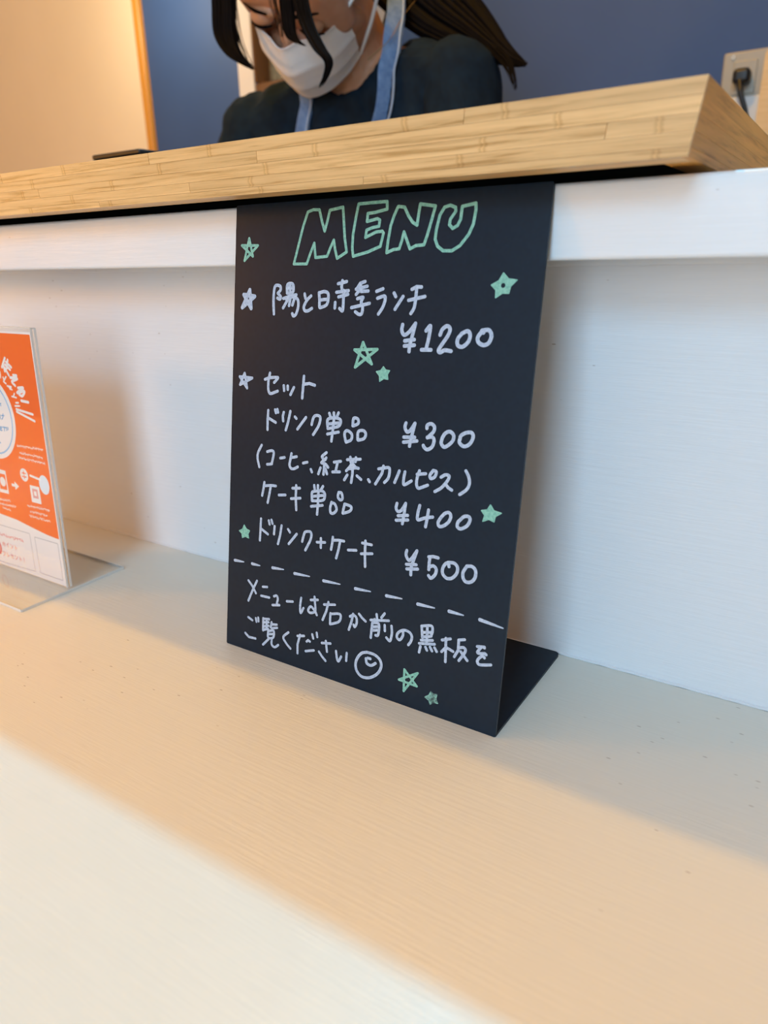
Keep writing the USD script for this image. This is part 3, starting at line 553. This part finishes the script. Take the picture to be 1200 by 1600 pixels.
t = thing('black_device', (-440, 315, Z_LEDGE), 'small dark object on the ledge whose top just shows above the tray at the left', 'device')
b = part(t, 'body', rbox(-462, -372, 290, 330, Z_LEDGE, 376, 4, 12), 'black_plastic')
part(t, 'cap', rbox(-460, -374, 292, 328, 376.5, 382.5, 2.5, 12), 'black_plastic')
t = thing('cutting_board', (300, 1100, 105), 'pale wooden board leaning on the blue wall at the right edge', 'cutting board')
cb = extrude_poly(Polygon([(0, 0), (230, 0), (230, 432), (0, 432)]).buffer(14).buffer(-2).difference(LineString([(90, 408), (140, 408)]).buffer(9)), 16)
lean = math.radians(7)
part(t, 'board', placed(cb, np.array([162, 1072, 118.0]), UX, np.array([0, math.sin(lean), math.cos(lean)]), np.array([0, -math.cos(lean), math.sin(lean)])), 'pale_wood')
t = thing('white_cabinet', (-730, 1070, -FLOOR), 'tall white cabinet with a brown open niche behind the person', 'cabinet')
part(t, 'side_panel', cbox(-866, -823, 1000, 1148, -FLOOR, 1150, 1.5), 'white_wood')
part(t, 'side_panel', cbox(-583, -570, 1000, 1148, -FLOOR, 1150, 1.5), 'white_wood')
part(t, 'liner', box(-822.5, -818, 1003, 1135, 618, 780), 'brown_wood')
part(t, 'back', box(-823, -583, 1136, 1148, -FLOOR + 1, 1150), 'brown_wood')
for z in (-600, -200, 200, 615, 800, 1130):
    part(t, 'shelf', cbox(-822.5, -583.5, 1004, 1135, z - 18, z, 1.5), 'brown_wood' if z in (615, 800) else 'white_wood')
t = thing('herb_jar', (-765, 1060, 615), 'glass jar of greenish grey herbs in the cabinet niche behind the person', 'jar')
part(t, 'glass', trimesh.creation.revolve(np.array([[0, 616], [42, 616], [45, 622], [45, 700], [36, 716], [36, 724], [33.5, 724], [33.5, 715], [42.5, 699], [42.5, 623], [40, 619], [0, 619]]), sections=40).apply_translation([-770, 1060, 0]), 'jar')
part(t, 'herbs', trimesh.creation.revolve(np.array([[0, 619.5], [41, 620], [42, 640], [41.5, 690], [25, 696], [0, 693]]), sections=32).apply_translation([-770, 1060, 0]), 'herbs')
part(t, 'lid', trimesh.creation.revolve(np.array([[0, 724.5], [38, 724.5], [38.5, 726], [38.5, 738], [37, 740], [0, 740]]), sections=40).apply_translation([-770, 1060, 0]), 'white_plastic')

# ------------------------------------------------------------------ the person
def ball(p, r): return Manifold.sphere(r, 24).translate([float(v) for v in p])
def ell(p, r): return Manifold.sphere(1.0, 48).scale([float(v) for v in r]).translate([float(v) for v in p])
def bone(*pr): return Manifold.batch_hull([ball(p, r) for p, r in pr])
def union(ms):
    return Manifold.batch_boolean(ms, m3.OpType.Add)
def smooth_mesh(mf, edge, it=12):
    t = as_tm(mf.refine_to_length(edge))
    t = trimesh.Trimesh(t.vertices, t.faces, process=True)
    trimesh.smoothing.filter_taubin(t, lamb=0.5, nu=0.53, iterations=it)
    return t
ex, ey, ez = np.radians([61.97, 13.14, 11.24])
HR = trimesh.transformations.euler_matrix(ex, ey, ez, 'sxyz')[:3, :3] @ np.diag([1.12, 0.89, 1.0])
HP = np.array([-322.2, 551.3, 604.2])
def hd(p): return (np.asarray(p, float).reshape(-1, 3) @ HR.T + HP)
def head_tm(t): return trimesh.Trimesh(hd(t.vertices), t.faces, process=False)
def head_mf(mf): return mf.transform(np.hstack([HR, HP.reshape(3, 1)]))
skull = [ell((0, 12, 48), (73, 92, 84)), bone(((-34, -52, 40), 34), ((34, -52, 40), 34), ((-44, -44, -14), 25), ((44, -44, -14), 25)),
         bone(((-44, -44, -14), 22), ((44, -44, -14), 22), ((-46, -6, -56), 15), ((46, -6, -56), 15), ((-12, -70, -92), 15), ((12, -70, -92), 15)),
         bone(((-20, -70, -40), 20), ((20, -70, -40), 20), ((0, -72, -90), 16)),
         bone(((0, -90, 4), 6), ((0, -103, -30), 8.5), ((-10, -90, -34), 6.5), ((10, -90, -34), 6.5)),
         bone(((-10, -90, -58), 5), ((10, -90, -58), 5), ((0, -92, -54), 4))]
for s in (-1, 1):
    skull += [bone(((s * 14, -84, 20), 7), ((s * 46, -72, 22), 7)), bone(((s * 72, 6, 8), 7), ((s * 80, 18, 20), 6), ((s * 78, 20, -2), 7), ((s * 72, 8, -26), 5))]
head = union(skull)
for s in (-1, 1):
    head = head - ell((s * 32, -92, 2), (16, 13, 9))
NECK0, NECK1 = hd((0, 26, -48))[0], np.array([-318.0, 668.0, 528.0])
SH_R, SH_L = np.array([-158.0, 662.0, 478.0]), np.array([-512.0, 652.0, 452.0])
EL_R, EL_L = np.array([-110.0, 590.0, 235.0]), np.array([-570.0, 570.0, 215.0])
WR_R, WR_L = np.array([-235.0, 430.0, 128.0]), np.array([-455.0, 420.0, 128.0])
CHEST, WAIST, HIP = np.array([-330.0, 690.0, 370.0]), np.array([-330.0, 735.0, 230.0]), np.array([-330.0, 765.0, 110.0])
def torso(g):
    return [bone((NECK1 + (0, 8, -22), 42 + g), (SH_R + (-28, 4, -2), 46 + g), (CHEST + (90, 0, 0), 72 + g)), bone((NECK1 + (0, 8, -22), 42 + g), (SH_L + (28, 4, -2), 46 + g), (CHEST + (-90, 0, 0), 72 + g)),
            bone((CHEST + (80, 0, 20), 78 + g), (CHEST + (-80, 0, 20), 78 + g), (WAIST + (55, 0, 0), 78 + g), (WAIST + (-55, 0, 0), 78 + g), (NECK1 + (0, 20, -60), 60 + g)),
            bone((CHEST + (52, -55, -15), 40 + g), (CHEST + (-52, -55, -15), 40 + g), (WAIST + (0, -20, 20), 60 + g)),
            bone((WAIST + (55, 0, 0), 78 + g), (WAIST + (-55, 0, 0), 78 + g), (HIP + (75, 0, 0), 88 + g), (HIP + (-75, 0, 0), 88 + g))]
def arm(S, E, W, g=0.0, to=1.0):
    E2 = S + (E - S) * to
    k = [bone((S, 47 + g), (E2, (47 + (37 - 47) * to) + g))]
    if to >= 1.0:
        k.append(bone((E, 37 + g), (E + (W - E) * .3, 37 + g), (W, 24 + g)))
    return k
def hand(W, sx):
    """Palm, four curled fingers and a thumb resting on the worktop; sx = +1 for the person's left hand (thumb towards -x)."""
    d = np.array([-sx * 0.25, -0.95, -0.12]); d /= np.linalg.norm(d)
    s = np.array([sx * 1.0, -0.25, 0.0]); s -= d * (s @ d); s /= np.linalg.norm(s)
    n = np.cross(d, s); n = n if n[2] > 0 else -n
    P = lambda a, b, c: W + d * a + s * b + n * c
    k = [Manifold.batch_hull([ball(P(0, -14, 0), 15), ball(P(0, 14, 0), 15), ball(P(70, -28, -2), 11), ball(P(66, 28, -2), 11)])]
    for b, L in ((-27, 66), (-9, 74), (9, 69), (27, 55)):
        q = [P(66, b, -1), P(66 + L * .42, b * 1.08, 3), P(66 + L * .74, b * 1.1, -8), P(66 + L * .9, b * 1.1, -20)]
        for (a, ra), (c, rc) in zip(zip(q[:-1], (9.5, 9, 8.3)), zip(q[1:], (9, 8.3, 7.6))):
            k.append(bone((a, ra), (c, rc)))
    q = [P(18, -24, -2), P(42, -48, -6), P(64, -56, -12), P(82, -54, -16)]
    for a, c in zip(q[:-1], q[1:]):
        k.append(bone((a, 11), (c, 9.5)))
    return k
def leg(s, g=0.0):
    h, k_, a = HIP + (s * 78, 0, -40), np.array([HIP[0] + s * 85, 770, -310.0]), np.array([HIP[0] + s * 88, 790, -660.0])
    return [bone((h, 82 + g), (k_, 52 + g)), bone((k_, 52 + g), (k_ + (0, 12, -110), 52 + g), (a, 34 + g))]
def foot(s, g=0.0):
    a = np.array([HIP[0] + s * 88, 790, -660.0])
    return [bone((a, 34 + g), (a + (0, 18, -52), 30 + g), (a + (s * 10, -130, -62), 22 + g), (a + (s * 5, -170, -66), 17 + g))]
parts = [head_mf(head), bone((NECK0, 50), (hd((0, 34, -30))[0], 46), (NECK1 + (0, 0, -10), 50))] + torso(0) + arm(SH_R, EL_R, WR_R) + arm(SH_L, EL_L, WR_L) + leg(-1) + leg(1) + foot(-1) + foot(1)
body = union(parts)
hands = union(hand(WR_R, 1) + hand(WR_L, -1))
body_mesh = smooth_mesh(body, 7.0, 10)
person = thing('person', (-330, 765, -FLOOR), 'person in white face mask, navy shirt and denim apron bowing over the counter', 'person')
skin = part(person, 'body', smooth_mesh(union([body, hands]), 6.5, 8), 'skin', True)
# clothes
sleeve_top = arm(SH_R, EL_R, WR_R, 9, .8) + arm(SH_L, EL_L, WR_L, 9, .8)
neck_cut = Manifold.batch_hull([ball(NECK0, 66), ball(NECK1 + (0, -16, 12), 66)])
neck_cut = neck_cut + Manifold.batch_hull([ball((-238, 652, 582), 32), ball((-240, 642, 548), 24), ball(NECK1, 40)])
shirt = union(torso(8) + sleeve_top) - neck_cut - Manifold.cube([900, 900, 300]).translate([-800, 400, -250])
shirt_mesh = smooth_mesh(shirt, 7.0, 8)
v = shirt_mesh.vertices.copy()
nn = shirt_mesh.vertex_normals
fold = meshkit.fbm(np.c_[v[:, 0] * .026 + v[:, 2] * .014, v[:, 1] * .018, v[:, 2] * .009], 4, 4) - .5
shirt_mesh.vertices = v + nn * (fold * 20.0)[:, None]
part(person, 'shirt', shirt_mesh, 'shirt', True)
trousers = union([bone((HIP + (75, 0, 0), 92), (HIP + (-75, 0, 0), 92), (HIP + (60, 0, -60), 92), (HIP + (-60, 0, -60), 92))] + leg(-1, 9) + leg(1, 9))
part(person, 'trousers', smooth_mesh(trousers, 14, 6), 'trouser', True)
for s in (-1, 1):
    sh = union(foot(s, 6)) - Manifold.cube([900, 900, 100]).translate([-800, 400, -FLOOR - 100])
    part(person, 'shoe', smooth_mesh(sh, 9, 4), 'shoe', True)
# apron: bib, waist and two neck straps lying on the shirt
def on_shirt(P, off):
    q, d, f = trimesh.proximity.closest_point(shirt_mesh, np.asarray(P, float))
    return q + shirt_mesh.face_normals[f] * off
def ribbon(P, w, side, off, thick=2.2):
    P = np.asarray(P, float)
    return sweep(P, [w, w], side, thick / w, 10)
bib = []
for i in range(13):
    for j in range(11):
        k = i / 12
        z = 400 - 330 * k
        x = -330 + (j / 10 - .5) * (190 + 170 * min(1, k * 1.6))
        bib.append([x, 500, z])
bib = np.array(bib)
hits = shirt_mesh.ray.intersects_location(bib, np.tile([0, 1.0, 0], (len(bib), 1)), multiple_hits=False)
yy = np.full(len(bib), 640.0); yy[hits[1]] = hits[0][:, 1]
bib[:, 1] = yy - 13
F = [[a, a + 1, a + 12, a + 11] for i in range(12) for a in [i * 11 + j for j in range(10)]]
F = [x for q in F for x in ([q[0], q[1], q[2]], [q[0], q[2], q[3]])]
b2 = bib + (0, 4, 0)
n = len(bib)
rim = [i for i in range(11)] + [i * 11 + 10 for i in range(1, 13)] + [12 * 11 + j for j in range(9, -1, -1)] + [i * 11 for i in range(11, 0, -1)]
F2 = [[a + n, c + n, b + n] for a, b, c in F] + [x for a, b in zip(rim, rim[1:] + rim[:1]) for x in ([a, b + n, b], [a, a + n, b + n])]
apron = part(person, 'apron', trimesh.Trimesh(np.vstack([bib, b2]), np.array(F + F2), process=False), 'denim', 40, 'light blue denim apron')
def strap(P, w, name, label):
    P = catmull(P, 6)
    q = on_shirt(P, 3.0)
    blend = np.clip((P[:, 2] - 512) / 30, 0, 1)[:, None]
    P = q * (1 - blend) + P * blend
    for _ in range(3):
        P[1:-1] = (P[:-2] + P[1:-1] * 2 + P[2:]) / 4
    st = part(apron, name, sweep(P, [w, w], (1, 0.25, 0.1), .12, 12), 'denim', 30, label)
    for e in (-1, 1):
        part(apron, 'strap_seam', sweep(P + np.array([e * (w - 1.6), -1.0 + e * .4, 0]), [1.5, 1.5], None, 1.0, 6), 'denim_seam', True)
    return P
SP = strap([(-326, 738, 556), (-298, 722, 594), (-266, 684, 606), (-249, 650, 590), (-240, 632, 556), (-240, 610, 517), (-243, 600, 479), (-252, 595, 432), (-262, 600, 395)], 13, 'strap', 'wide denim neck strap on the right of the neck')
strap([(-385, 600, 500), (-382, 592, 480), (-388, 588, 447), (-398, 590, 395)], 10, 'strap', None)
part(person, 'necklace', sweep(catmull([(-228, 664, 585), (-231, 642, 566), (-234, 626, 548), (-238, 612, 530), (-262, 596, 508)], 6), [0.5, 0.5], None, 1, 6), 'gold', True)
# face
for s in (-1, 1):
    e = part(skin, 'eye', head_tm(as_tm(ell((s * 32, -76, 2), (13, 12, 11)))), 'eye', True)
    part(e, 'iris', head_tm(as_tm(ell((s * 32, -84.5, -2), (6, 4.6, 6)))), 'iris', True)
    part(skin, 'eyelid', head_tm(as_tm(ell((s * 32, -77.5, 5), (15, 13.5, 10.5)) - Manifold.cube([60, 60, 30]).translate([s * 32 - 30, -120, -29]))), 'skin', True)
    part(skin, 'eyelash', head_tm(sweep(catmull([(s * 18, -86, 0), (s * 27, -91.5, 0.5), (s * 37, -90.5, 0), (s * 47, -83, -3)], 6), [1.2, 2.0, 1.4], None, 1, 6)), 'hair', True)
    part(skin, 'eyebrow', head_tm(sweep(catmull([(s * 14, -92, 24), (s * 28, -93, 29), (s * 48, -80, 25)], 6), [2.0, 3.2, 1.2], (0, 0, 1), .5, 8)), 'hair', True)
# mask: a pleated sheet over nose and chin
U, Vn = 45, 33
def symm(q): return [(-x, y, z) for x, y, z in q[:-1]] + [q[-1]] + q[:-1][::-1]
top = symm([(64, -52, 2), (44, -81, -6), (19, -100, -3), (0, -113, -6)])
mid = symm([(63, -47, -42), (48, -84, -44), (24, -108, -44), (0, -121, -48)])
low = symm([(57, -41, -80), (45, -72, -86), (25, -96, -94), (0, -108, -98)])
bot = symm([(56, -40, -84), (41, -62, -98), (22, -80, -108), (0, -88, -113)])
rows = np.array([catmull(r, 12) for r in (top, mid, low, bot)])
G = np.array([catmull(rows[:, i], 11) for i in range(rows.shape[1])])          # columns x rows
nu, nv = G.shape[:2]
Nrm = np.cross(np.gradient(G, axis=0), np.gradient(G, axis=1))
Nrm /= np.linalg.norm(Nrm, axis=2, keepdims=True)
if (Nrm[nu // 2, nv // 2] @ np.array([0, -1, 0])) < 0: Nrm = -Nrm
tt = np.linspace(0, 1, nv)
ple = sum(1.6 * np.clip(1 - np.abs(tt - c) / .045, 0, 1) for c in (.3, .5, .7)) + 1.0 * np.clip(1 - tt / .04, 0, 1) + 1.0 * np.clip(1 - (1 - tt) / .04, 0, 1)
G = G + Nrm * ple[None, :, None]
V = np.vstack([(G + Nrm * 1.2).reshape(-1, 3), (G - Nrm * 0.6).reshape(-1, 3)])
idx = lambda i, j: i * nv + j
F, o = [], nu * nv
for i in range(nu - 1):
    for j in range(nv - 1):
        a, b, c, d = idx(i, j), idx(i + 1, j), idx(i + 1, j + 1), idx(i, j + 1)
        F += [[a, b, c], [a, c, d], [a + o, c + o, b + o], [a + o, d + o, c + o]]
rim = [idx(i, 0) for i in range(nu)] + [idx(nu - 1, j) for j in range(1, nv)] + [idx(i, nv - 1) for i in range(nu - 2, -1, -1)] + [idx(0, j) for j in range(nv - 2, 0, -1)]
F += [x for a, b in zip(rim, rim[1:] + rim[:1]) for x in ([a, b, b + o], [a, b + o, a + o])]
mk = trimesh.Trimesh(V, np.array(F), process=False)
mk.fix_normals()
mask = part(person, 'face_mask', head_tm(mk), 'mask', 50, 'white pleated face mask')
for s in (-1, 1):
    part(mask, 'ear_loop', head_tm(sweep(catmull([(s * 63, -53, 1), (s * 73, -30, 10), (s * 78, -4, 24), (s * 82, 16, 27), (s * 84, 28, 10), (s * 80, 22, -18), (s * 72, -6, -50), (s * 58, -40, -82)], 8), [2.8, 2.8], None, .7, 8)), 'mask', True)
# hair
cap = ell((0, 18, 52), (84, 100, 90)) - Manifold.batch_hull([ell((0, -150, -10), (120, 84, 76))]) - Manifold.cube([300, 120, 200]).translate([-150, -140, -190]) - Manifold.cube([300, 300, 100]).translate([-150, -150, -150])
cap = cap - ell((0, -95, 8), (56, 62, 60))
hair = part(person, 'hair', head_tm(smooth_mesh(cap, 6, 6)), 'hair', True, 'long dark brown hair')
def lock(P, radii, side, flat, n, spread, seed, near=0.93, wave=1.5):
    """A lock of hair as n thin tapering strands fanned about a path."""
    r = np.random.default_rng(seed)
    P = CAM_P + (np.asarray(P, float) - CAM_P) * near
    P = catmull(P, 8)
    out = []
    S = np.asarray(side, float); S /= np.linalg.norm(S)
    W = np.interp(np.linspace(0, 1, len(P)), np.linspace(0, 1, len(radii)), radii)
    for i in range(n):
        a, b = r.uniform(-1, 1), r.uniform(-1, 1)
        T = np.array([0, 1.0, 0])
        Q = P + S * (W * a * spread)[:, None] + T * (W * b * .35)[:, None] + S * (np.sin(np.linspace(0, r.uniform(3, 6), len(P)) + r.uniform(0, 6)) * wave * np.linspace(0, 1, len(P)))[:, None]
        L = int(len(P) * r.uniform(.86, 1.0))
        rad = np.interp(np.linspace(0, 1, 6), np.linspace(0, 1, len(radii)), radii) * r.uniform(.07, .17)
        rad[-1] = 0.25
        out.append(sweep(Q[:max(L, 6)], rad, side, flat, 7))
    return join(out)
part(hair, 'lock', lock([(-440, 600, 690), (-466, 585, 654), (-468, 555, 617), (-468, 548, 585), (-466, 545, 557), (-450, 543, 531), (-412, 545, 506)], [14, 14, 14, 14, 13, 10, 2], (1, 0.3, 0), .7, 110, .95, 11), 'hair', True)
part(hair, 'lock', lock([(-400, 560, 680), (-440, 570, 638), (-448, 550, 605), (-444, 545, 573), (-432, 540, 540), (-412, 540, 505)], [4, 4, 4, 3.5, 2.5, 1], (1, 0.3, 0), .7, 16, 1.1, 12), 'hair', True)
part(hair, 'lock', lock([(-330, 540, 660), (-321, 520, 615), (-318, 503, 578), (-315, 498, 546), (-309, 496, 522), (-288, 498, 508)], [12, 10, 9, 7.5, 6, 1], (1, 0.3, 0), .7, 60, .95, 13), 'hair', True)
part(hair, 'lock', lock([(-312, 540, 655), (-306, 520, 612), (-296, 500, 574), (-283, 494, 533), (-264, 491, 503), (-250, 491, 486), (-255, 492, 472), (-269, 494, 459)], [11, 10, 8.5, 8, 7, 4.5, 3, 1], (1, 0.3, 0), .7, 60, .9, 14), 'hair', True)
part(hair, 'lock', lock([(-345, 540, 660), (-352, 522, 610), (-345, 508, 570), (-332, 500, 545), (-322, 498, 512)], [4, 3.5, 3, 2, .8], (1, 0.3, 0), .7, 16, 1.8, 15), 'hair', True)
part(hair, 'ponytail', lock([(-330, 690, 672), (-300, 725, 660), (-263, 728, 628), (-221, 727, 590), (-169, 716, 552), (-125, 702, 520), (-99, 696, 504), (-73, 690, 492)], [50, 52, 50, 42, 29, 16, 9, 1], (0.55, 0.2, 0.8), .7, 300, .9, 16, 0.97), 'hair', True, 'long tail of hair swept over the shoulder')
part(hair, 'lock', lock([(-150, 705, 540), (-126, 696, 520), (-101, 684, 499), (-86, 672, 478), (-79, 665, 459)], [7, 7, 6, 4, .6], (1, .3, .4), .7, 30, .95, 17, 0.97), 'hair', True)
